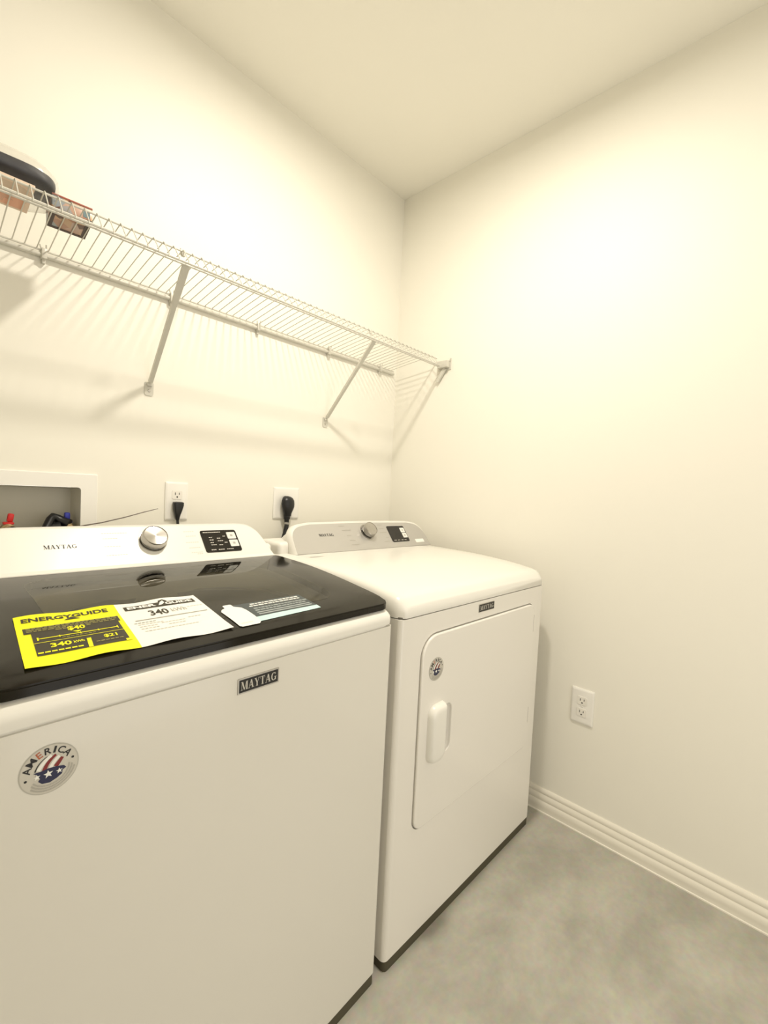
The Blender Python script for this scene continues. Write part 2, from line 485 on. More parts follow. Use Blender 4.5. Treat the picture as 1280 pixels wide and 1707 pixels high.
# ================================================================ WASHER
LP = smooth_profile([(-.02, .893), (.008, .8985), (.025, .9034), (.06, .9105), (.104, .917), (.19, .929), (.287, .9395), (.394, .946), (.46, .948), (.66, .948)])
wr = thing('washing_machine', 'white top-load washing machine with black glass lid, left of the dryer', 'washing machine', (-.857, -.815, 0), .0247)
WW, WD = .70, .67
# cabinet
bm = newbm()
sec = rrect(-WW, 0, 0, WD, (.010, .010, .01, .01), 6)
loft(bm, [[(x, y, z) for x, y in sec] for z in (.026, .847)])
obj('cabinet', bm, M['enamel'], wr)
# top shell: seam groove, rounded nose, deck with the tub opening
bm = newbm()
def inset(d, z): return [(x, y, z) for x, y in rrect(-WW + d, d, -d, WD - .0, (max(.012 - d, .004) + d, ) * 2 + (.01, .01), 6)]
def ring_at(d, zf, zback=None):
    out = []
    for x, y in rrect(-WW + d, d, -d, WD, (.022, .022, .01, .01), 6):
        z = zf + (0 if zback is None else (zback - zf) * max(0, min(1, y / .45)))
        out.append((x, y, z))
    return out
rings = [ring_at(.004, .846), ring_at(.004, .8505), ring_at(-.0015, .852), ring_at(-.002, .862), ring_at(-.001, .870, .895), ring_at(.004, .877, .915), ring_at(.012, .8815, .926), ring_at(.022, .883, .929)]
vr = loft(bm, rings, cap0=True, cap1=False)
# deck surface down to the tub opening
ox0, ox1, oy0, oy1 = -.60, -.10, .05, .42
inner = rrect(ox0, oy0, ox1, oy1, .13, 6)
deckz = lambda y: .883 + (.929 - .883) * max(0, min(1, y / .45))
nn = len(vr[-1])
iv = [bm.verts.new((x, y, deckz(y) - .002)) for x, y in inner]
for k in range(nn): bm.faces.new((vr[-1][k], vr[-1][(k + 1) % nn], iv[(k + 1) % nn], iv[k]))
iv2 = [bm.verts.new((x * .97 - .01, y * .97 + .007, deckz(y) - .05)) for x, y in inner]
for k in range(nn): bm.faces.new((iv[k], iv[(k + 1) % nn], iv2[(k + 1) % nn], iv2[k]))
obj('top_deck', bm, M['enamel_side'], wr, angle=50)
bm = newbm()
lathe(bm, [(.235, .0), (.225, -.004), (.218, -.004), (.218, -.02), (.21, -.02), (.21, -.03), (.20, -.035), (.11, -.035), (.1, -.03), (0, -.03)], Matrix.Translation((-.35, .262, .888)) @ Matrix.Diagonal((1, .72, 1, 1)))
obj('wash_tub', bm, M['steel'], wr)
# lid : black frame under a full sheet of smoked glass, following the crowned side profile
def profile_slab(bm, outline, holes, ztop, thick, ys, bevel=0.0, mi=0):
    b2 = bmesh.new()
    ring_fill(b2, outline, holes, lambda p: (p[0], p[1], 0))
    for y in ys:
        bmesh.ops.bisect_plane(b2, geom=b2.verts[:] + b2.edges[:] + b2.faces[:], plane_co=(0, y, 0), plane_no=(0, 1, 0), dist=1e-6)
    top = {v: bm.verts.new((v.co.x, v.co.y, ztop(v.co.y))) for v in b2.verts}
    bot = {v: bm.verts.new((v.co.x, v.co.y, ztop(v.co.y) - thick)) for v in b2.verts}
    for f in b2.faces:
        bm.faces.new([top[v] for v in f.verts]).material_index = mi
        bm.faces.new([bot[v] for v in reversed(f.verts)]).material_index = mi
    be = []
    for e in b2.edges:
        if e.is_boundary:
            a, b = e.verts
            f = bm.faces.new((top[a], top[b], bot[b], bot[a])); f.material_index = mi
            be.append(bm.edges.get((top[a], top[b]))); be.append(bm.edges.get((bot[a], bot[b])))
    b2.free()
    if bevel: bmesh.ops.bevel(bm, geom=[e for e in be if e], offset=bevel, segments=2, affect='EDGES')
ysub = [y / 100 for y in range(2, 46, 2)]
lidz = lambda y: interp(LP, y)
LO = rrect(-WW + .006, .006, -.006, .452, (.022, .022, .006, .006), 5)
bm = newbm()
profile_slab(bm, LO, [rrect(-.60, .075, -.10, .405, .05, 5)], lidz, .0145, ysub, .0022)
lid = obj('lid', bm, M['lid_black'], wr, angle=50)
bm = newbm()
LO2 = rrect(-WW + .0065, .0065, -.0065, .450, (.021, .021, .006, .006), 5)
profile_slab(bm, rrect(-.6015, .0735, -.0985, .4065, .05, 5), [], lambda y: lidz(y) + .0002, .004, ysub)
o = obj('glass_pane', bm, M['lid_glass'], lid, angle=60); o['label'] = 'smoked glass window in the lid'
# white hinge line in front of the console
bm = newbm(); box(bm, (-.685, .449, .925), (-.012, .463, .9500), bevel=.002); obj('hinge_strip', bm, M['plastic'], wr)

# --- console shared by both machines
def console_face_pt(y0, z0, dy, dz):
    L = math.hypot(dy, dz); n = Vector((0, -dz / L, dy / L))
    def f(x, s, h=0.0):
        return Vector((x, y0 + dy * s, z0 + dz * s)) + n * h
    return f, n, L
def spline(pts, n=5):
    out = []
    m = len(pts)
    for i in range(m - 1):
        p0 = pts[max(i - 1, 0)]; p1 = pts[i]; p2 = pts[i + 1]; p3 = pts[min(i + 2, m - 1)]
        for k in range(n):
            t = k / n
            out.append(tuple(.5 * ((2 * p1[j]) + (-p0[j] + p2[j]) * t + (2 * p0[j] - 5 * p1[j] + 4 * p2[j] - p3[j]) * t * t + (-p0[j] + 3 * p1[j] - 3 * p2[j] + p3[j]) * t ** 3) for j in range(2)))
    out.append(pts[-1]); return out
def console(root, f, w, left, zb, yb, face_mat, housing_mat, rim, arch):
    """left = face outline of the left end from bottom to top, (x, s); mirrored for the right end"""
    L = spline(left, 5)
    R_ = [(-w - x, s) for x, s in reversed(L)]
    half = L + [((L[-1][0] * (1 - k / 8) + R_[0][0] * k / 8), L[-1][1] + arch * math.sin(PI * k / 8)) for k in range(1, 8)] + R_
    def bulge(s): return -.010 * (max(0, .25 - s) / .25) ** 2 * 0  # face is flat
    cx = -w / 2
    def grow(d):
        out = []
        for x, s in half:
            vx = x - cx
            k = (abs(vx) / (w / 2)) ** 4
            out.append((x + math.copysign(d * k, vx), s + (d / .12) * (1 if s > .35 else max(0, s / .35))))
        return out
    # housing: rim ring, side ring, back ring with low shoulders
    bm = newbm()
    fr = [f(x, s, 0) for x, s in grow(0)]
    r1 = [f(x, s, .0018) for x, s in grow(.003)]
    r2 = [f(x, s, 0) for x, s in grow(rim)]
    r3 = [Vector((p.x + (.006 if p.x > cx else -.006) * (abs(p.x - cx) / (w / 2)) ** 4, p.y + .02, p.z - .0035 * (p.z - zb) / .1)) for p in r2]
    def fall(p, ins, y, drop):
        vx = p.x - cx; e = abs(vx) / (w / 2); k = max(0, (e - .75) / .25)
        return Vector((cx + vx * (1 - ins * min(1, k)), y, zb + (p.z - zb) * (1 - drop - .25 * min(1, k))))
    yt = f(0, 1).y
    r4 = [fall(p, .05, max(yt + .03, p.y + .02), .10) for p in r3]
    r5 = [fall(p, .10, yb - .01, .30) for p in r3]
    r6 = [fall(p, .11, yb, .40) for p in r3]
    loft(bm, [fr, r1, r2, r3, r4, r5, r6], cap0=True, cap1=True)
    h = obj('console', bm, housing_mat, root, angle=55)
    bm = newbm(); box(bm, (-w - .030, f(0, 0).y + .045, zb - .004), (.014, yb + .005, zb + .046), bevel=.014, seg=4)
    obj('console_base', bm, housing_mat, h, angle=50)
    bm = newbm()
    g = [f(x, s, .0022) for x, s in grow(-.0035)]; g0 = [f(x, s, .0002) for x, s in grow(-.0028)]
    loft(bm, [g0, g], cap0=False)
    p = obj('control_panel', bm, face_mat, h, angle=30)
    return h, p

wf, wn, wL = console_face_pt(.455, .944, .08, .091)
h, p = console(wr, wf, .692, [(-.680, 0), (-.668, .40), (-.655, .72), (-.630, .92), (-.595, .970)], .93, .655, M['plastic'], M['plastic'], .002, .008)
# cove where the face meets the lid
bm = newbm()
prof_c = [(.455, .944), (.4535, .9500), (.4600, .9535), (.466, .9575), (.470, .9610), (.472, .944)]
loft(bm, [[(x, y, z) for y, z in prof_c] for x in (-.676, -.016)]); obj('console_cove', bm, M['plastic'], h)

def knob(root, f, n, x, s, r_base, r_face, hh, flange=None):
    ctr = f(x, s, 0)
    zax = n; xax = Vector((1, 0, 0)); yax = zax.cross(xax)
    m4 = Matrix((xax, yax, zax)).transposed().to_4x4(); m4.translation = ctr
    k = newbm(); km = m4; m4 = None
    lathe(k, [(0, .0), (r_base, .0), (r_base, .0035), (r_base * .985, .005), (r_base * .90, .005)], m4, 48)
    lathe(k, [(r_base * .80, .005), (r_base * .80, .009), (r_face * 1.05, .010), (r_face * 1.07, .012), (r_face * 1.0, hh - .002), (r_face * .97, hh), (r_face * .93, hh + .0003),
              (r_face * .91, hh - .0012), (r_face * .5, hh - .0016), (0, hh - .0018)], m4, 48)
    ko = obj('selector_knob', k, M['chrome'], root, angle=30); ko.matrix_local = km; ko['label'] = 'brushed metal cycle knob'
    return ko
k = knob(h, wf, wn, -.330, .60, .0325, .0285, .026)

def display(root, f, pts, btn, rows, mi=None):
    bm = newbm()
    # rounded slanted rectangle from 4 corners
    (xa, sa), (xb, sb) = pts
    scale = wL
    out = rrect(xa, sa * scale, xb, sb * scale, .006, 4)
    loft(bm, [[f(x, y / scale, .002) for x, y in out], [f(x, y / scale, .0034) for x, y in out]], cap0=False)
    d = obj('display_panel', bm, M['display'], root, angle=30); d['label'] = 'black touch panel'
    for (bx0, bs0, bx1, bs1) in btn:
        bm = newbm()
        out = rrect(bx0, bs0 * scale, bx1, bs1 * scale, .002, 3)
        loft(bm, [[f(x, y / scale, .0030) for x, y in out], [f(x, y / scale, .0042) for x, y in out]], cap0=False)
        decal_rect(bm, bx0 + .009, bs0 + (bs1 - bs0) * .35, bx1 - .009, bs1 - (bs1 - bs0) * .35, lambda u, v, hh: f(u, v, hh), .0044, 1)
        b = obj('touch_button', bm, [M['button'], M['grey_ink']], d, angle=30)
    bm = newbm()
    for (x0, s0, x1) in rows:
        n = max(2, int((x1 - x0) / .0045))
        for i in range(n):
            a = x0 + (x1 - x0) * i / n
            decal_rect(bm, a, s0, a + (x1 - x0) / n * .78, s0 + .018, f, .0036, 0)
    obj('display_lettering', bm, M['pale_ink'], d, smooth=False)
    return d
display(h, wf, ((-.2075, .215), (-.1045, .80)),
        [(-.1345, .55, -.1095, .73), (-.1335, .34, -.1085, .52)],
        [(-.200, .735, -.150), (-.188, .60, -.178), (-.188, .53, -.176), (-.188, .46, -.178), (-.188, .40, -.172), (-.166, .57, -.156), (-.166, .50, -.150), (-.148, .62, -.140), (-.148, .45, -.139), (-.166, .39, -.154),
         (-.192, .27, -.178), (-.172, .27, -.154), (-.148, .27, -.128)])
def cycle_marks(f, groups, h=.0024):
    bm = newbm()
    for (x0, s0, x1) in groups:
        n = max(2, int(abs(x1 - x0) / .005))
        for i in range(n):
            a = x0 + (x1 - x0) * i / n
            decal_rect(bm, a, s0, a + (x1 - x0) / n * .8, s0 + .020, f, h, 0)
    return bm
WM = [(-.437, .80, -.382), (-.437, .68, -.405), (-.437, .50, -.402), (-.437, .30, -.392), (-.250, .78, -.222), (-.247, .66, -.220), (-.252, .50, -.218), (-.248, .36, -.218), (-.246, .24, -.216), (-.232, .20, -.216)]
for g_ in [[q] for q in WM]:
    bm = cycle_marks(wf, g_); obj('cycle_name', bm, M['pale_ink'], p, smooth=False)
bm = newbm(); serif_word(bm, 'MAYTAG', (-.5475, .515, -.4885, .595), wf, .0026, 0); obj('brand_lettering', bm, M['ink'], p, smooth=False)

# badge and sticker on the front (local x,z on y = 0)
def front(off=0.0):
    return lambda x, z, hh=0.0: Vector((x, off - hh, z))
def badge(root, x0, z0, x1, z1, f, rim=.0022):
    bm = newbm()
    out = rrect(x0, z0, x1, z1, .0008, 2)
    loft(bm, [[f(a, b, 0) for a, b in out], [f(a, b, .0016) for a, b in out]], cap0=False)
    o = obj('brand_badge', bm, M['badge_metal'], root, smooth=False); o['label'] = 'black and silver name badge'
    bm = newbm()
    decal_rect(bm, x0 + rim, z0 + rim, x1 - rim, z1 - rim, f, .0018, 0)
    w = x1 - x0; hgt = z1 - z0
    serif_word(bm, 'MAYTAG', (x0 + w * .07, z0 + hgt * .24, x1 - w * .07, z1 - hgt * .22), f, .0020, 1)
    obj('badge_lettering', bm, [M['ink'], M['sticker_ring']], o, smooth=False)
badge(wr, -.3845, .8050, -.3055, .8308, front(0))

def star(cx, cy, r, rot=0):
    return [(cx + (r if i % 2 == 0 else r * .42) * math.cos(rot + PI / 2 + i * PI / 5), cy + (r if i % 2 == 0 else r * .42) * math.sin(rot + PI / 2 + i * PI / 5)) for i in range(10)]
def round_sticker(root, cx, cz, R, f, rot=math.radians(11)):
    def g(x, y, hh=0.0):
        return f(cx + (x * math.cos(rot) - y * math.sin(rot)) * R, cz + (x * math.sin(rot) + y * math.cos(rot)) * R, hh)
    bm = newbm()
    circ = lambda r, n=48: [(r * math.cos(2 * PI * k / n), r * math.sin(2 * PI * k / n)) for k in range(n)]
    vs = [bm.verts.new(g(x, y, .0004)) for x, y in circ(1)]; bm.faces.new(vs)
    vs = [bm.verts.new(g(x, y, .0006)) for x, y in circ(.96)]; fc = bm.faces.new(vs); fc.material_index = 1
    # letters on the upper arc
    word = 'AMERICA'; angs = [155, 130, 106, 84, 66, 48, 26]
    for c, a in zip(word, angs):
        a = math.radians(a); gv, gf, asp = glyphs(c, .018)
        hgt = .27; wd = hgt * (max(asp, .30) * 1.02 if c != 'M' else 1.12)
        mi = 3 if c == 'E' else 2
        vv = []
        for (u, v) in gv:
            lx = (u - .5) * wd; ly = (v - .5) * hgt + .76
            vv.append(bm.verts.new(g(lx * math.sin(a) + ly * math.cos(a), -lx * math.cos(a) + ly * math.sin(a), .0009)))
        for q in gf:
            try: nf = bm.faces.new([vv[i] for i in q]); nf.material_index = mi
            except ValueError: pass
    for a in (2, 184):
        a = math.radians(a); cxx, cyy = .80 * math.cos(a), .80 * math.sin(a)
        decal_poly(bm, [(cxx + .05 * math.cos(t * PI / 5), cyy + .05 * math.sin(t * PI / 5)) for t in range(10)], g, .0009, 2)
    # waving stripes fanning up from the canton
    def band(p0, p1, p2, w0, w1, mi, n=8):
        L = []; Rr = []
        for i in range(n + 1):
            t = i / n
            x = (1 - t) ** 2 * p0[0] + 2 * t * (1 - t) * p1[0] + t * t * p2[0]; y = (1 - t) ** 2 * p0[1] + 2 * t * (1 - t) * p1[1] + t * t * p2[1]
            dx = 2 * (1 - t) * (p1[0] - p0[0]) + 2 * t * (p2[0] - p1[0]); dy = 2 * (1 - t) * (p1[1] - p0[1]) + 2 * t * (p2[1] - p1[1])
            d = math.hypot(dx, dy); w = w0 + (w1 - w0) * t
            L.append((x - dy / d * w / 2, y + dx / d * w / 2)); Rr.append((x + dy / d * w / 2, y - dx / d * w / 2))
        for i in range(n):
            v = [bm.verts.new(g(*q, hgt)) for q in (L[i], L[i + 1], Rr[i + 1], Rr[i])]
            bm.faces.new(v).material_index = mi
    hgt = .0009
    band((-.46, .14), (-.30, .46), (.02, .54), .05, .02, 2)
    band((-.36, .12), (-.16, .40), (.16, .52), .14, .12, 6)
    band((-.18, .02), (-.02, .34), (.30, .46), .15, .10, 5)
    band((.02, 0), (.18, .26), (.40, .34), .13, .12, 6)
    band((.20, -.02), (.34, .10), (.48, .24), .17, .12, 5)
    # canton
    decal_poly(bm, [(-.52, .12), (-.30, .06), (-.05, .05), (.2, -.02), (.46, -.14), (.52, -.26), (.38, -.30), (.34, -.44), (.14, -.52), (-.10, -.56), (-.34, -.46), (-.44, -.30), (-.36, -.22), (-.40, -.05)], g, .0010, 4)
    for sx, sy, sr in ((-.08, -.18, .17), (.28, -.26, .12), (-.44, -.10, .12)):
        decal_poly(bm, star(sx, sy, sr, -.1), g, .0012, 6)
    # fine print on the lower arc, as rows of dashes
    for rr, n, a0, a1 in ((.66, 34, 205, 350), (.76, 38, 208, 345), (.86, 40, 214, 338)):
        for i in range(n):
            a = math.radians(a0 + (a1 - a0) * i / n); b = a + math.radians((a1 - a0) / n * .72)
            v = [bm.verts.new(g(q * math.cos(t), q * math.sin(t), .0009)) for q, t in ((rr - .03, a), (rr - .03, b), (rr + .03, b), (rr + .03, a))]
            bm.faces.new(v).material_index = 7
    o = obj('round_sticker', bm, [M['sticker'], M['sticker_ring'], M['ink'], M['orange'], M['navy'], M['red'], M['paper'], M['grey_ink']], root, smooth=False)
    o['label'] = 'round silver sticker with a flag motif'
round_sticker(wr, -.6328, .7919, .0300, front(0))

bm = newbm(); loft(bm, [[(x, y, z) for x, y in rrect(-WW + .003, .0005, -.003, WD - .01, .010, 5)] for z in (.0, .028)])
obj('gap_shade', bm, M['gap_shade'], wr, angle=30)  # block filling the open gap, painted dark as the shade under the washer

# ================================================================ DRYER
DP = smooth_profile([(-.01, .872), (-.002, .878), (.006, .8876), (.0196, .9020), (.058, .9115), (.1026, .918), (.156, .9235), (.26, .930), (.372, .9325), (.508, .934), (.70, .934)])
dr = thing('clothes_dryer', 'white front-load clothes dryer with silver console beside the right wall', 'dryer', (-.097, -.834, 0), -.019)
DW, DD = .737, .69
# cabinet: wrap plus a front panel with an opening for the door
bm = newbm()
r_ = .014
sec = rrect(-DW, 0, 0, DD, (r_, r_, .01, .01), 6)
# lower body with chamfered right front foot corner, as in the pressed panel
loft(bm, [[(x, y, z) for x, y in sec] for z in (.026, .853)], cap0=True, cap1=True)
# remove flat front faces, refill with hole
fr = [f for f in bm.faces if all(abs(v.co.y) < 1e-5 for v in f.verts)]
bmesh.ops.delete(bm, geom=fr, context='FACES')
DX0, DX1, DZ0, DZ1 = -.657, -.068, .309, .7985
dout = rrect(DX0, DZ0, DX1, DZ1, (.030, .030, .034, .055), 8)
def off_outline(o, d):
    n = len(o); out = []
    for i in range(n):
        a = o[i - 1]; b = o[(i + 1) % n]; dx, dy = b[0] - a[0], b[1] - a[1]; l = math.hypot(dx, dy) or 1
        out.append((o[i][0] + dy / l * d, o[i][1] - dx / l * d))
    return out
gap = off_outline(dout, .0035)
rect = [(-DW + r_, .026), (-r_, .026), (-r_, .853), (-DW + r_, .853)]
ov = ring_fill(bm, rect, [gap], lambda p: (p[0], 0, p[1]))
bmesh.ops.remove_doubles(bm, verts=bm.verts[:], dist=1e-5)
# recess behind the door
n = len(gap)
g1 = [bm.verts.new((x, 0.0, z)) for x, z in gap]; g2 = [bm.verts.new((x, .012, z)) for x, z in gap]
for i in range(n): bm.faces.new((g1[i], g1[(i + 1) % n], g2[(i + 1) % n], g2[i]))
bm.faces.new(g2)
bmesh.ops.remove_doubles(bm, verts=bm.verts[:], dist=1e-5)
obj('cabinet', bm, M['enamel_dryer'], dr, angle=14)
# top panel, crowned
bm = newbm()
ysd = [-.0008, .003, .008, .014, .02, .03, .045, .06, .08, .1, .13, .16, .2, .24, .28, .33, .38, .45, .52, .60, .69]
def top_section(y):
    zt = interp(DP, y)
    ins = .016 * max(0, 1 - (y / .03)) ** 2 if y < .03 else 0
    drop = min(.030, (zt - .862) * .7)
    pts = [(-DW + ins, .8555), (-DW - .0015 + ins, zt - drop), (-DW + .0015 + ins, zt - drop * .45), (-DW + .010 + ins, zt - drop * .12), (-DW + .026 + ins, zt - .0005), (-DW + .10, zt + .0010)]
    pts = pts + [(-DW - x, z) for x, z in reversed(pts)]
    return [(x, y, z) for x, z in pts]
loft(bm, [top_section(y) for y in ysd])
obj('top_panel', bm, M['enamel_side'], dr, angle=60)
bm = newbm(); loft(bm, [[(x, y, z) for x, y in rrect(-DW + .004, .004, -.004, DD - .002, .012, 5)] for z in (.850, .858)]); obj('seam_gasket', bm, M['foot'], dr, angle=30)
# door slab with grip scoop
bm = newbm()
scoop = rrect(-.590, .474, -.522, .604, .020, 8)
o2 = off_outline(dout, -.0035)
yf = -.0060
ov = ring_fill(bm, o2, [scoop], lambda p: (p[0], yf, p[1]))
A = ov[0]; S = ov[1]
mid = [bm.verts.new((x, yf + .0012, z)) for x, z in off_outline(dout, -.0010)]
b1 = [bm.verts.new((x, yf + .0036, z)) for x, z in dout]
b2_ = [bm.verts.new((x, .010, z)) for x, z in dout]
n = len(A)
for ra, rb in ((A, mid), (mid, b1), (b1, b2_)):
    for i in range(n): bm.faces.new((ra[i], ra[(i + 1) % n], rb[(i + 1) % n], rb[i]))
bm.faces.new(b2_)
n = len(S)
prev = S
for d, yy in ((.0015, yf + .0015), (.003, yf + .006), (.007, yf + .011), (.013, yf + .0135)):
    q = [bm.verts.new((x, yy, z)) for x, z in off_outline(scoop, -d)]
    for i in range(n): bm.faces.new((prev[i], prev[(i + 1) % n], q[(i + 1) % n], q[i]))
    prev = q
bm.faces.new(prev)
door = obj('dryer_door', bm, M['enamel_dryer'], dr, angle=10)
# raised grip: bulging shell left of the scoop
bm = newbm()
rings = []
for k_, (hh, sc) in enumerate(((0, 1.0), (.006, .985), (.012, .95), (.0165, .88), (.019, .78), (.020, .6))):
    o_ = rrect(-.626, .470, -.564, .619, (.022, .022, .006, .026), 7)
    cx_, cz_ = -.590, .545
    rings.append([(cx_ + (x - cx_) * sc, yf + .001 - hh, cz_ + (z - cz_) * (sc * .6 + .4 if k_ else 1)) for x, z in o_])
loft(bm, rings, cap0=False)
obj('door_handle', bm, M['plastic'], door, angle=50)
for z0, z1 in ((.700, .758), (.385, .440)):
    bm = newbm(); box(bm, (DX1 + .0015, -.0014, z0), (DX1 + .0085, .004, z1), bevel=.001); obj('door_hinge', bm, M['slot'], dr)
badge(dr, -.4105, .8205, -.3285, .8438, front(0), .0013)
round_sticker(dr, -.6015, .7095, .0295, front(yf))
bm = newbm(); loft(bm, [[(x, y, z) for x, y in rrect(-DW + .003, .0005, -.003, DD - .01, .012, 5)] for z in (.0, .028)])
obj('gap_shade', bm, M['gap_shade'], dr, angle=30)  # painted shade under the dryer, a dark block in the open gap
df_, dn, dL = console_face_pt(.500, .9345, .075, .096)
h2, p2 = console(dr, df_, .690, [(-.677, 0), (-.675, .37), (-.667, .66), (-.640, .87), (-.590, .950)], .925, .665, M['silver'], M['plastic'], .006, .025)
knob(h2, df_, dn, -.338, .61, .0330, .0270, .030)
display(h2, df_, ((-.2265, .190), (-.127, .79)), [(-.156, .53, -.131, .71), (-.155, .33, -.130, .51)],
        [(-.216, .24, -.202), (-.194, .24, -.182), (-.174, .24, -.162), (-.156, .24, -.144)])
DM = [(-.468, .83, -.440), (-.460, .68, -.415), (-.446, .50, -.425), (-.440, .33, -.415), (-.442, .18, -.405), (-.270, .84, -.245), (-.272, .70, -.240), (-.275, .55, -.236), (-.255, .36, -.238), (-.272, .22, -.240)]
for g_ in [[q] for q in DM]:
    bm = cycle_marks(df_, g_, .0030); obj('cycle_name', bm, M['grey_ink'], p2, smooth=False)
bm = newbm(); serif_word(bm, 'MAYTAG', (-.5680, .515, -.5060, .600), df_, .0030, 0); obj('brand_lettering', bm, M['ink'], p2, smooth=False)
bm = newbm()
ol = rrect(-.092, .125 * dL, -.040, .255 * dL, .002, 2)
loft(bm, [[df_(x, y / dL, .0022) for x, y in ol], [df_(x, y / dL, .0030) for x, y in ol]], cap0=False); obj('small_label', bm, M['paper'], p2, smooth=False)
bm = newbm()
for x0, x1 in ((-.672, -.620),):
    decal_rect(bm, x0, .4435, x1, .4485, lambda x, y, hh=0: Vector((x, y, interp(DP, y) + .0012 + hh)), .0002, 0)
obj('vent_slot', bm, M['grey_ink'], dr, smooth=False)

# ================================================================ PAPERS ON THE LID (world space, lying on the washer lid)
WM4 = Matrix.Translation((-.857, -.815, 0)) @ Matrix.Rotation(.0247, 4, 'Z')
def on_lid(x, y, hh):
    return WM4 @ Vector((x, y, lidz(y) + .0004 + hh))
# sheet: quad in lid coordinates; u 0..1 across yellow, 1..2 across white; v 0 top .. 1 bottom
YTL, YBL, STp, SBp, WTR, WBR = (-.640, .199), (-.652, .035), (-.5076, .195), (-.519, .033), (-.3715, .193), (-.3765, .031)
def sheet(u, v, hh=0.0):
    if u <= 1: a, b, c, d, t_ = YTL, STp, YBL, SBp, u
    else: a, b, c, d, t_ = STp, WTR, SBp, WBR, u - 1
    x = (a[0] * (1 - t_) + b[0] * t_) * (1 - v) + (c[0] * (1 - t_) + d[0] * t_) * v
    y = (a[1] * (1 - t_) + b[1] * t_) * (1 - v) + (c[1] * (1 - t_) + d[1] * t_) * v
    edge = max(0, abs(v - .5) - .3) / .2
    rip = .0014 * edge * (1 + math.sin(u * 9 + v * 2)) + .0004
    return on_lid(x, y, rip + hh)
eg = thing('energy_label', 'yellow and white energy label sheet lying on the black washer lid', 'label', tuple(on_lid(-.51, .115, 0)))
inv = Matrix.Translation(-Vector(eg.location))
fs = lambda u, v, hh=0.0: inv @ sheet(u, v, hh)
bm = newbm(); decal_rect(bm, 0, 0, 1.0, 1, fs, 0, 0, .05); ysh = obj('yellow_half', bm, M['yellow'], eg)
bm = newbm(); decal_rect(bm, 1.0, 0, 2, 1, fs, 0, 0, .05); wsh = obj('white_half', bm, M['paper'], eg)
ysh['label'] = 'yellow half of the sheet'; wsh['label'] = 'white half of the sheet'
fv = lambda u, v, hh=0.0: fs(u, 1 - v, hh)   # v upward for text
bm = newbm()
decal_text(bm, 'ENERGYGUIDE', (.06, .845, .90, .925), fv, .0006, 0, .030)
decal_poly(bm, [(.44, .80), (.60, .80), (.52, .86)], fv, .0006, 0)
decal_rect(bm, .055, .605, .965, .725, fv, .0004, 0, .05)
decal_rect(bm, .115, .165, .94, .61, fv, .0004, 0, .05)
# yellow gaps between the blocks and the printed figures
decal_rect(bm, .115, .395, .94, .402, fv, .0008, 1, .05)
decal_poly(bm, [(.545, .16), (.585, .16), (.600, .34), (.560, .34)], fv, .0008, 1)
decal_rect(bm, .90, .16, .96, .20, fv, .0008, 1)
for v in (.705, .675, .645): 
    i = .08
    while i < .92:
        L_ = random.uniform(.025, .07); decal_rect(bm, i, v - .008, min(i + L_, .94), v + .008, fv, .0008, 2); i += L_ + .012
for v in (.615,):
    i = .33
    while i < .66:
        L_ = random.uniform(.025, .06); decal_rect(bm, i, v - .008, i + L_, v + .008, fv, .0008, 2); i += L_ + .012
decal_text(bm, '$40', (.435, .545, .60, .635), fv, .0009, 1, .03)
decal_poly(bm, [(.47, .530), (.56, .530), (.515, .495)], fv, .0009, 1)
decal_rect(bm, .16, .468, .90, .480, fv, .0009, 1, .05)
decal_rect(bm, .15, .445, .165, .503, fv, .0009, 1); decal_rect(bm, .892, .445, .903, .503, fv, .0009, 1)
for u in (.34, .53, .70): decal_rect(bm, u, .455, u + .01, .492, fv, .0009, 1)
i = .36
while i < .68: decal_rect(bm, i, .430, i + .03, .442, fv, .0009, 2); i += .04
decal_text(bm, '340', (.24, .275, .42, .355), fv, .0009, 1, .03)
decal_text(bm, 'kWh', (.44, .29, .535, .335), fv, .0009, 1, .02)
i = .125
while i < .51: decal_rect(bm, i, .200, i + .045, .222, fv, .0009, 1); i += .056
decal_text(bm, '$21', (.72, .285, .85, .355), fv, .0009, 1, .03)
i = .63
while i < .88: decal_rect(bm, i, .235, i + .035, .250, fv, .0009, 2); i += .045
obj('yellow_print', bm, [M['label_dark'], M['yellow'], M['label_olive']], ysh, smooth=False)
bm = newbm()
decal_rect(bm, 1.075, .80, 1.935, .905, fv, .0004, 0, .05)
decal_poly(bm, [(1.46, .80), (1.50, .94), (1.56, .96), (1.60, .92), (1.60, .80)], fv, .0005, 0)
decal_text(bm, 'ENER', (1.11, .825, 1.44, .885), fv, .0009, 1, .04)
decal_text(bm, 'GUIDE', (1.56, .825, 1.90, .885), fv, .0009, 1, .04)
decal_poly(bm, [(1.47, .83), (1.51, .90), (1.55, .93), (1.56, .88), (1.52, .84)], fv, .0008, 1)
decal_text(bm, '340', (1.30, .60, 1.52, .735), fv, .0006, 0, .02)
decal_text(bm, 'kWh', (1.56, .625, 1.74, .715), fv, .0006, 2)
i = 1.77
while i < 1.95: decal_rect(bm, i, .69, i + .03, .70, fv, .0006, 3); i += .042
decal_rect(bm, 1.10, .520, 1.95, .536, fv, .0006, 2, .05)
for (a, b, v, c) in ((1.07, 1.30, .47, 2), (1.10, 1.36, .43, 3), (1.10, 1.30, .38, 3), (1.10, 1.28, .33, 3), (1.34, 1.62, .40, 3), (1.40, 1.60, .345, 3), (1.66, 1.80, .43, 3), (1.12, 1.70, .27, 3)):
    i = a
    while i < b: decal_rect(bm, i, v - .007, i + .03, v + .007, fv, .0006, c); i += .040
obj('white_print', bm, [M['label_dark'], M['paper'], M['grey_ink'], M['pale_ink']], wsh, smooth=False)

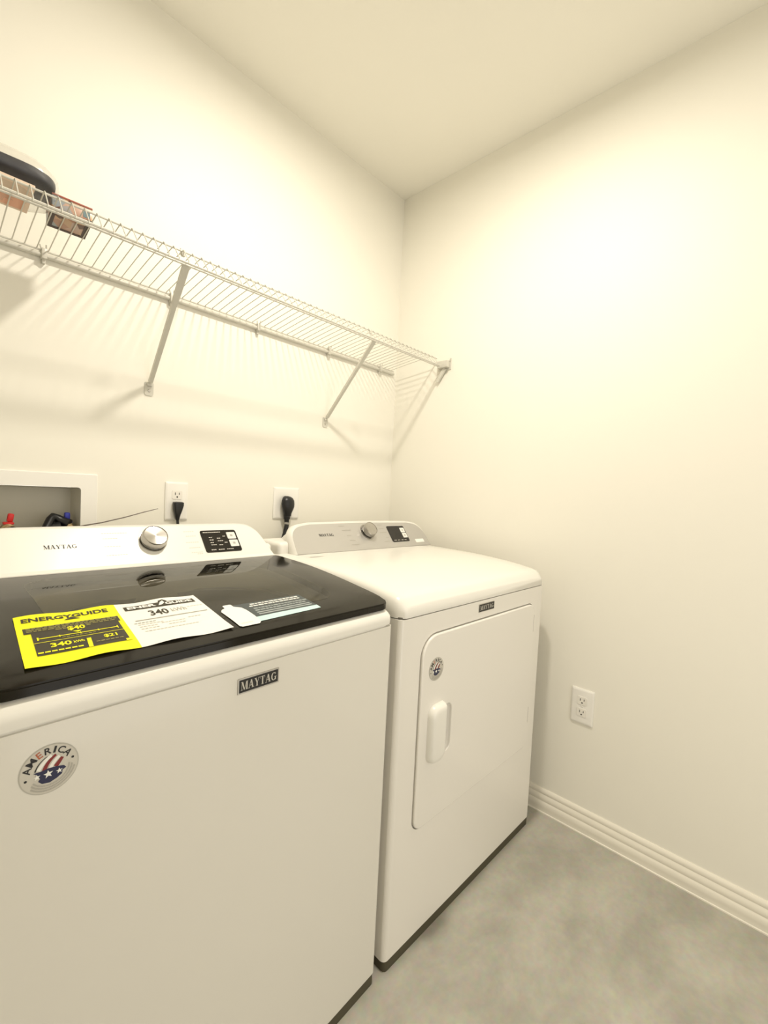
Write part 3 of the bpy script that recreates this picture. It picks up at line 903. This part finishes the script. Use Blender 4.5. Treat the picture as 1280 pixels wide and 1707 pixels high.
lf = thing('detergent_leaflet', 'slate leaflet with white bottle shape beside the energy label on washer lid', 'leaflet', tuple(on_lid(-.27, .08, 0)))
inv2 = Matrix.Translation(-Vector(lf.location))
fl = lambda x, y, hh=0.0: inv2 @ on_lid(x, y, hh + .0003)
bm = newbm()
decal_rect(bm, -.333, .0555, -.179, .117, fl, 0, 0, .02)
decal_poly(bm, [(-.329, .037), (-.1785, .042), (-.1785, .057), (-.329, .0545)], fl, 0, 1, .02)
for j, (y, c, x0) in enumerate(((.1085, 2, -.300), (.1000, 2, -.306), (.0880, 2, -.304), (.0790, 2, -.306))):
    i = x0
    while i < -.190:
        L_ = random.uniform(.004, .011); decal_rect(bm, i, y - .0022, i + L_, y + .0022, fl, .0003, c if j < 2 else 3); i += L_ + .0016
for y in (.0700, .0625): decal_rect(bm, -.308, y - .0020, -.186, y + .0020, fl, .0003, 3)
o = obj('printed_card', bm, [M['leaf_dark'], M['leaf_cyan'], M['paper'], M['leaf_grey']], lf, smooth=False)
bm = newbm()
bot = [(-.3640, .034), (-.360, .0300), (-.327, .0300), (-.3210, .036), (-.3195, .060), (-.3200, .088), (-.3225, .100), (-.3310, .1075), (-.3335, .110), (-.3335, .1200), (-.336, .1215), (-.3490, .1205), (-.3510, .118), (-.3515, .109), (-.3600, .104), (-.3650, .096)]
decal_poly(bm, bot, fl, .0008, 0, .02)
decal_rect(bm, -.357, .0395, -.335, .0410, fl, .0011, 1)
o = obj('bottle_cutout', bm, [M['paper'], M['pale_ink']], lf, smooth=False); o['label'] = 'white bottle-shaped cut-out'

# ================================================================ WIRE SHELF
sh = thing('wire_shelf', 'white ventilated wire shelf along the back wall above the washer and dryer', 'shelf', (-.03, 0, 1.72))
so = Vector(sh.location)
def sp(*pts): return [Vector(p) - so for p in pts]
SXL, SXR = XL + .01, -.022
YU, ZU, YL_, ZL_ = -.250, 1.7500, -.287, 1.7065
bm = newbm()
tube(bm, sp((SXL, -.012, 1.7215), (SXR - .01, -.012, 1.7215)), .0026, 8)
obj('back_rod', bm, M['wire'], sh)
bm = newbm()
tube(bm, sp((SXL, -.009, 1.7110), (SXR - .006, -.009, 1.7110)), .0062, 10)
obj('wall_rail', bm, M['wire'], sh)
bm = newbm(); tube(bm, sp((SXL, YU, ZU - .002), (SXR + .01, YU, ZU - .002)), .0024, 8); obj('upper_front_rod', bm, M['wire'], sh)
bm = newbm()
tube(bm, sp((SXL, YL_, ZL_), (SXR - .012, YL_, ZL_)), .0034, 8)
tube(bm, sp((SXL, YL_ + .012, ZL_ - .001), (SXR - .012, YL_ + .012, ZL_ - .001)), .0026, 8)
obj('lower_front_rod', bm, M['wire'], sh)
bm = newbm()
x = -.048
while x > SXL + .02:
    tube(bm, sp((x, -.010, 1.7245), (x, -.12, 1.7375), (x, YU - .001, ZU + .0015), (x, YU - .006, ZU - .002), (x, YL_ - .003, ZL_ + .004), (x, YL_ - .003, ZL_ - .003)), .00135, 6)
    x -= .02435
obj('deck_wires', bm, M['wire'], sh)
def bracket(xt, xw):
    bm = newbm()
    a = Vector((xt, -.272, 1.7060)); b = Vector((xw, -.008, 1.4390))
    d = (b - a).normalized(); side = Vector((1, 0, 0)); nrm = d.cross(side).normalized()
    def sect(p, w, tk): return [p + side * (w / 2) * sx + nrm * tk * sy for sx, sy in ((-1, -1), (1, -1), (1, 1), (-1, 1))]
    rg = [sect(a - d * .004, .018, .0035), sect(a + (b - a) * .06, .018, .0035), sect(a + (b - a) * .22, .0165, .003), sect(a + (b - a) * .30, .0125, .005), sect(a + (b - a) * .98, .0115, .0045)]
    rg = [[p - so for p in r] for r in rg]
    loft(bm, rg)
    br = obj('support_bracket', bm, M['wire'], sh, angle=30)
    bm = newbm()
    ol = rrect(xw - .0125, 1.4045, xw + .0125, 1.4440, (.006, .006, .003, .003), 4)
    loft(bm, [[Vector((x, 0, z)) - so for x, z in ol], [Vector((x, -.003, z)) - so for x, z in ol]])
    box(bm, Vector((xw - .0075, -.010, 1.432)) - so, Vector((xw + .0075, -.002, 1.444)) - so, bevel=.0015)
    obj('wall_plate', bm, M['wire'], br, angle=30)
    bm = newbm(); lathe(bm, [(.0, .0018), (.0030, .0016), (.0042, 0), (.0042, -.001), (0, -.001)], Matrix.Translation(Vector((xw, -.0035, 1.4190)) - so) @ Matrix.Rotation(PI / 2, 4, 'X'), 14)
    obj('screw', bm, M['badge_metal'], br)
    # hook gripping the upper front rod
    bm = newbm()
    box(bm, Vector((xt - .005, YU - .007, ZU - .016)) - so, Vector((xt + .004, YU + .002, ZU - .006)) - so, bevel=.002)
    tube(bm, sp((xt - .004, YU + .002, ZU - .012), (xt - .005, YU + .003, ZU + .005)), .0018, 8)
    tube(bm, sp((xt + .004, YU + .002, ZU - .012), (xt + .005, YU + .002, ZU + .003)), .0018, 8)
    obj('rod_hook', bm, M['wire'], br)
bracket(-1.119, -1.1095)
bracket(-.4265, -.4235)
for xc in (-1.3726, -1.0543, -.7544, -.4268, -.1231, -1.70, -2.02):
    bm = newbm()
    box(bm, Vector((xc - .006, -.020, 1.7005)) - so, Vector((xc + .006, 0, 1.7270)) - so, bevel=.0025)
    box(bm, Vector((xc - .004, -.012, 1.6900)) - so, Vector((xc + .004, 0, 1.702)) - so, bevel=.002)
    tube(bm, sp((xc - .006, -.016, 1.722), (xc - .010, -.020, 1.732)), .0018, 6)
    tube(bm, sp((xc + .004, -.016, 1.722), (xc + .003, -.022, 1.734)), .0018, 6)
    obj('wall_clip', bm, M['wire'], sh)
# end bracket on the right wall
bm = newbm()
box(bm, Vector((-.026, -.318, 1.7000)) - so, Vector((0, -.262, 1.7300)) - so, bevel=.004)
box(bm, Vector((-.005, -.322, 1.6930)) - so, Vector((0, -.255, 1.7330)) - so, bevel=.002)
tube(bm, sp((-.008, -.318, 1.728), (-.006, -.322, 1.740)), .0028, 8)
eb = obj('end_bracket', bm, M['wire'], sh)
bm = newbm()
a = Vector((-.006, -.296, 1.700)); b = Vector((-.006, -.258, 1.645))
dd = (b - a).normalized(); pr = dd.cross(Vector((1, 0, 0))).normalized()
loft(bm, [[p + Vector((-.004 + sx * .004, 0, 0)) + pr * sy * w for sx, sy in ((-1, -1), (1, -1), (1, 1), (-1, 1))] for p, w in ((a - so, .0085), (b - so, .0070))])
obj('end_strut', bm, M['wire'], eb, angle=20)
bm = newbm(); lathe(bm, [(0, .002), (.0045, .0016), (.0045, 0), (0, 0)], Matrix.Translation(Vector((-.027, -.272, 1.7130)) - so) @ Matrix.Rotation(-PI / 2, 4, 'Y'), 12); obj('end_screw', bm, M['foot'], eb)

# things on the shelf --------------------------------------------------------
DZ = lambda y: 1.7215 + (-y - .012) / .238 * .0285 + .0046   # top of the deck wires
# small printed box
tilt = math.atan2(-.0285, .238)
bx = thing('printed_box', 'small box with a colourful printed cover on the wire shelf', 'box', (-1.350, -.165, DZ(-.165)), 0)
bx.rotation_euler = (tilt, 0, -.03)
bm = newbm(); box(bm, (-.0385, -.041, 0), (.0385, .041, .0310), bevel=.0012); obj('carton', bm, M['cover'], bx)
bm = newbm()
box(bm, (-.0395, -.0420, -.0006), (-.0290, .042, .0003)); box(bm, (.0290, -.042, -.0006), (.0395, .042, .0003)); box(bm, (-.0395, .034, -.0007), (.0395, .042, .0002))
obj('dark_border', bm, M['cover_edge'], bx, smooth=False)
bm = newbm(); box(bm, (-.0388, -.0422, .0285), (.0388, .0415, .0318)); obj('carton_lid_edge', bm, M['cover_red'], bx, smooth=False)
bm = newbm(); box(bm, (.020, -.0416, .004), (.034, -.0405, .022), bevel=.0003); obj('teal_patch', bm, M['cover_teal'], bx, smooth=False)

# clear bag with dark contents
bg = thing('plastic_bag', 'clear plastic bag of dark cloth with an orange label at the shelf left end', 'bag', (-1.500, -.190, DZ(-.19) + .001), .0)
bg.rotation_euler = (tilt, 0, 0)
def blob(bm, rx, ry, rz, cx, cy, cz, n=3.0, nu=36, nv=18, wob=.0, seed=0, zmin=None):
    rnd = random.Random(seed); ph = [rnd.uniform(0, 6.28) for _ in range(6)]
    rows = []
    for i in range(nv + 1):
        v = -PI / 2 + PI * i / nv; row = []
        for j in range(nu):
            u = 2 * PI * j / nu
            c = lambda t: math.copysign(abs(math.cos(t)) ** (2 / n), math.cos(t)); s = lambda t: math.copysign(abs(math.sin(t)) ** (2 / n), math.sin(t))
            k = 1 + wob * (math.sin(3 * u + ph[0]) * math.cos(2 * v + ph[1]) + .6 * math.sin(7 * u + ph[2] + 3 * v) + .4 * math.sin(11 * u + 5 * v + ph[3]))
            z = cz + rz * s(v) * k
            if zmin is not None: z = max(z, zmin)
            row.append(bm.verts.new((cx + rx * c(v) * c(u) * k, cy + ry * c(v) * s(u) * k, z)))
        rows.append(row)
    for a, b in zip(rows, rows[1:]):
        for j in range(nu): bm.faces.new((a[j], a[(j + 1) % nu], b[(j + 1) % nu], b[j]))
    bmesh.ops.remove_doubles(bm, verts=bm.verts[:], dist=1e-6)
bm = newbm(); blob(bm, .106, .052, .016, .010, .010, .044, 4.5, wob=.02, seed=4); obj('folded_cloth', bm, M['bag_navy'], bg)
bm = newbm(); blob(bm, .119, .074, .034, .006, .004, .0345, 3.2, wob=.015, seed=9, zmin=.0004); obj('bag_film', bm, M['film'], bg, angle=80)
bm = newbm(); box(bm, (-.095, -.045, .0025), (.076, .060, .0100), bevel=.002); o = obj('paper_insert', bm, M['bag_peach'], bg, smooth=False); o['label'] = 'peach and orange printed insert'
for a, b in (((.010, .000, .0014), (.066, .050, .0030)), ((-.06, -.02, .0014), (-.02, .050, .0030))):
    bm = newbm(); box(bm, a, b); obj('insert_print', bm, M['bag_orange'], bg, smooth=False)

# ================================================================ OUTLETS
def receptacle_mesh(cx, cz):
    """one rounded socket face, local: x right, z up, facing -y"""
    bm = newbm()
    w, hh = .0165, .0140
    ol = []
    for k in range(32):
        a = 2 * PI * k / 32
        x = max(-w, min(w, .0195 * math.cos(a))); z = max(-hh, min(hh, .0195 * math.sin(a)))
        ol.append((cx + x, cz + z))
    loft(bm, [[(x, -.0062, z) for x, z in ol], [(cx + (x - cx) * .98, -.0078, cz + (z - cz) * .98) for x, z in ol]], cap0=False)
    for (sx, sz, sw, sh_) in ((-.0062, .0035, .0011, .0042), (.0062, .0035, .0011, .0034)):
        box(bm, (cx + sx - sw, -.0081, cz + sz - sh_), (cx + sx + sw, -.0070, cz + sz + sh_), mi=1)
    lathe(bm, [(0, .0003), (.0026, .0003), (.0026, -.0008), (0, -.0008)], Matrix.Translation((cx, -.0078, cz - .0068)) @ Matrix.Rotation(PI / 2, 4, 'X'), 14, mi=1)
    return bm
def outlet(name_label, loc, rotz, w, hgt, kind):
    t = thing('wall_outlet', name_label, 'outlet', loc, rotz)
    bm = newbm()
    o1 = rrect(-w / 2, -hgt / 2, w / 2, hgt / 2, .003, 3); 
    loft(bm, [[(x, 0, z) for x, z in o1], [(x, -.0035, z) for x, z in o1], [(x * (1 - .006 / w), -.0056, z * (1 - .006 / hgt)) for x, z in o1], [(x * (1 - .014 / w), -.0064, z * (1 - .014 / hgt)) for x, z in o1]], cap0=False)
    obj('cover_plate', bm, M['plate'], t, angle=40)
    if kind == 'duplex':
        for cz in (.0205, -.0205): obj('socket', receptacle_mesh(0, cz), [M['plate_face'], M['slot']], t, angle=40)
        bm = newbm(); lathe(bm, [(0, .0010), (.0022, .0008), (.0028, 0), (0, 0)], Matrix.Translation((0, -.0064, 0)) @ Matrix.Rotation(PI / 2, 4, 'X'), 14); obj('plate_screw', bm, M['plate_face'], t)
    else:
        bm = newbm(); lathe(bm, [(0, .0022), (.0255, .0022), (.027, .0015), (.027, 0), (0, 0)], Matrix.Translation((0, -.0062, 0)) @ Matrix.Rotation(PI / 2, 4, 'X'), 36)
        obj('round_socket', bm, M['plate_face'], t)
    return t
outlet('white wall outlet low on the right wall beyond the dryer', (0, -.9590, .4375), -PI / 2, .0755, .122, 'duplex')
# rotz: local -y must face into the room
outlet('white wall outlet above the washer, lower socket holding a black plug', (-1.0185, 0, 1.0845), 0, .071, .122, 'duplex')
outlet('square white wall outlet above the dryer with a large black plug', (-.6000, 0, 1.0850), 0, .1165, .121, 'round')

# washer plug and cord
pc = thing('power_cord', 'small black plug and cord dropping behind the washer console', 'power cord', (-1.0185, -.008, 1.064))
po = Vector(pc.location)
bm = newbm()
def psec(x, y, z, w, d, n=2): return [Vector((x + a, y + b, z)) for a, b in rrect(-w / 2, -d, w / 2, 0, min(w, d) * .3, 3)]
loft(bm, [psec(0, 0, .0185, .026, .014), psec(0, 0, .0165, .032, .020), psec(0, 0, .008, .031, .021), psec(-.001, 0, -.008, .025, .020), psec(-.0015, -.002, -.022, .017, .015), psec(-.0015, -.004, -.034, .012, .010), psec(-.001, -.005, -.040, .009, .008)])
obj('plug', bm, M['rubber'], pc)
bm = newbm(); tube(bm, [(-.001, -.009, -.036), (.001, -.010, -.06), (.004, -.012, -.10), (.004, -.02, -.20), (.02, -.03, -.42)], .0042, 10); obj('cord', bm, M['rubber'], pc)

# dryer plug and cord
dc = thing('power_cord', 'large round black plug and thick cord dropping behind the dryer', 'power cord', (-.6080, -.009, 1.084))
bm = newbm()
def esec(cx, cy, z, w, d): return [Vector((cx + w / 2 * math.cos(2 * PI * k / 28), cy - d / 2 + d / 2 * math.sin(2 * PI * k / 28), z)) for k in range(28)]
sec_ = []
for z, w, d in ((.0295, .012, .010), (.027, .030, .022), (.021, .044, .030), (.012, .052, .034), (.000, .0545, .036), (-.012, .051, .036), (-.022, .044, .034), (-.031, .036, .031), (-.038, .031, .028), (-.048, .030, .026), (-.049, .026, .022), (-.060, .024, .021), (-.061, .020, .018), (-.074, .018, .017)):
    sec_.append(esec(.0035 * max(0, -z / .07), 0, z, w, d))
loft(bm, sec_); obj('plug', bm, M['rubber'], dc)
bm = newbm(); tube(bm, [(.0035, -.010, -.070), (.0005, -.012, -.090), (-.006, -.015, -.112), (-.016, -.02, -.135), (-.03, -.03, -.17), (-.04, -.04, -.30)], .0088, 12); obj('cord', bm, M['rubber'], dc)
bm = newbm(); tube(bm, [(.0030, -.010, -.0735), (.0015, -.011, -.0815)], .0100, 14); o = obj('cord_band', bm, M['grey_band'], dc); o['label'] = 'grey band around the cord'

# ================================================================ WASHER SUPPLY BOX
sb = thing('supply_box', 'white recessed washer supply box in the back wall above the washer', 'supply box', ((BX0 + BX1) / 2, 0, 1.0))
sbo = Vector(sb.location)
bm = newbm()
FX0, FX1, FZ0, FZ1 = BX0 - .039, -1.2395, .868, 1.1562
outer = rrect(FX0, FZ0, FX1, FZ1, .004, 3); inn = rrect(BX0 + .002, BZ0 + .002, BX1 - .002, BZ1 - .002, .008, 3)
P3 = lambda y: (lambda p: Vector((p[0], y, p[1])) - sbo)
ov = ring_fill(bm, [(x * 1.0, z) for x, z in rrect(FX0 + .0025, FZ0 + .0025, FX1 - .0025, FZ1 - .0025, .004, 3)], [inn], P3(-.006))
ob = [bm.verts.new(P3(-.003)(p)) for p in outer]; oc = [bm.verts.new(P3(0)(p)) for p in outer]
for ra, rb in ((ov[0], ob), (ob, oc)):
    for i in range(len(ra)): bm.faces.new((ra[i], ra[(i + 1) % len(ra)], rb[(i + 1) % len(ra)], rb[i]))
back = [bm.verts.new(P3(.006)(p)) for p in inn]
for i in range(len(back)): bm.faces.new((ov[1][i], ov[1][(i + 1) % len(back)], back[(i + 1) % len(back)], back[i]))
obj('trim_frame', bm, M['plate'], sb, angle=35)
bm = newbm()
b1_ = rrect(BX0 + .0025, BZ0 + .0025, BX1 - .0025, BZ1 - .0025, .008, 3); b2__ = rrect(BX0 + .008, BZ0 + .008, BX1 - .008, BZ1 - .008, .008, 3)
va = [bm.verts.new(P3(.001)(p)) for p in b1_]; vb = [bm.verts.new(P3(.083)(p)) for p in b2__]
for i in range(len(va)): bm.faces.new((va[i], va[(i + 1) % len(va)], vb[(i + 1) % len(va)], vb[i]))
bm.faces.new(vb)
obj('basin', bm, M['basin'], sb, angle=35)
def valve(x, m_h, label, dx, zs, lean):
    bm = newbm()
    lathe(bm, [(0, 0), (.012, 0), (.012, .05), (.016, .055), (.016, .075), (.011, .08), (.011, .092), (0, .094)], None, 20)
    m4 = Matrix.Translation((0, 0, zs)) @ Matrix.Rotation(PI / 2, 4, 'X')
    lathe(bm, [(0, -.02), (.013, -.02), (.0145, -.014), (.0145, .016), (.0105, .020), (.0105, .028), (0, .028)], m4, 20)
    v = obj('water_valve', bm, M['brass'], sb); v.location = Vector((x, .035, BZ0 + .0055)) - sbo; v['label'] = label
    bm = newbm()
    box(bm, (-.011, -.016, zs + .012), (.012, .006, zs + .019), bevel=.003)
    b2 = newbm(); box(b2, (-.0065, -.012, 0), (.0065, .002, .022), bevel=.003)
    for vv in b2.verts: vv.co = Matrix.Translation((dx, 0, zs + .019)) @ Matrix.Rotation(lean, 4, 'Y') @ vv.co
    me = bpy.data.meshes.new('tmp'); b2.to_mesh(me); b2.free(); bm.from_mesh(me); bpy.data.meshes.remove(me)
    obj('valve_handle', bm, m_h, v)
valve(-1.432, M['valve_red'], 'brass water valve with red handle at left in the supply box', .003, .091, .15)
valve(-1.3045, M['valve_blue'], 'water valve with blue handle at right in the supply box', .0, .094, 0)
bm = newbm()
tube(bm, [(-1.372, -.035, .965), (-1.358, -.005, 1.004), (-1.345, .016, 1.026), (-1.338, .024, 1.033), (-1.328, .026, 1.029), (-1.316, .022, 1.020), (-1.302, .012, 1.014)], .0125, 14, radii=[.010, .010, .0105, .0115, .012, .0135, .014])
tube(bm, [(-1.345, .012, 1.000), (-1.322, .010, 1.004)], .018, 14)
tag(obj('cold_water_hose', bm, M['rubber']), 'black water hose bent up to the blue-handled valve', 'hose')
bm = newbm()
tube(bm, [(-1.429, -.001, 1.001), (-1.418, -.012, .997), (-1.405, -.022, .98), (-1.39, -.028, .955), (-1.38, -.04, .90)], .011, 14)
tag(obj('hot_water_hose', bm, M['rubber']), 'black water hose below the red-handled valve', 'hose')
# thin stiff lead poking up from behind the washer
bm = newbm()
tube(bm, [(-1.315, -.055, 1.000), (-1.288, -.055, 1.0145), (-1.24, -.052, 1.0225), (-1.18, -.048, 1.0370), (-1.13, -.042, 1.0510), (-1.088, -.040, 1.0620)], .0013, 6, radii=[.0020, .0019, .0017, .0016, .0014, .0010])
tag(obj('cable_tie', bm, M['tie']), 'thin brown tie end sticking up between the supply box and outlet', 'cable tie')
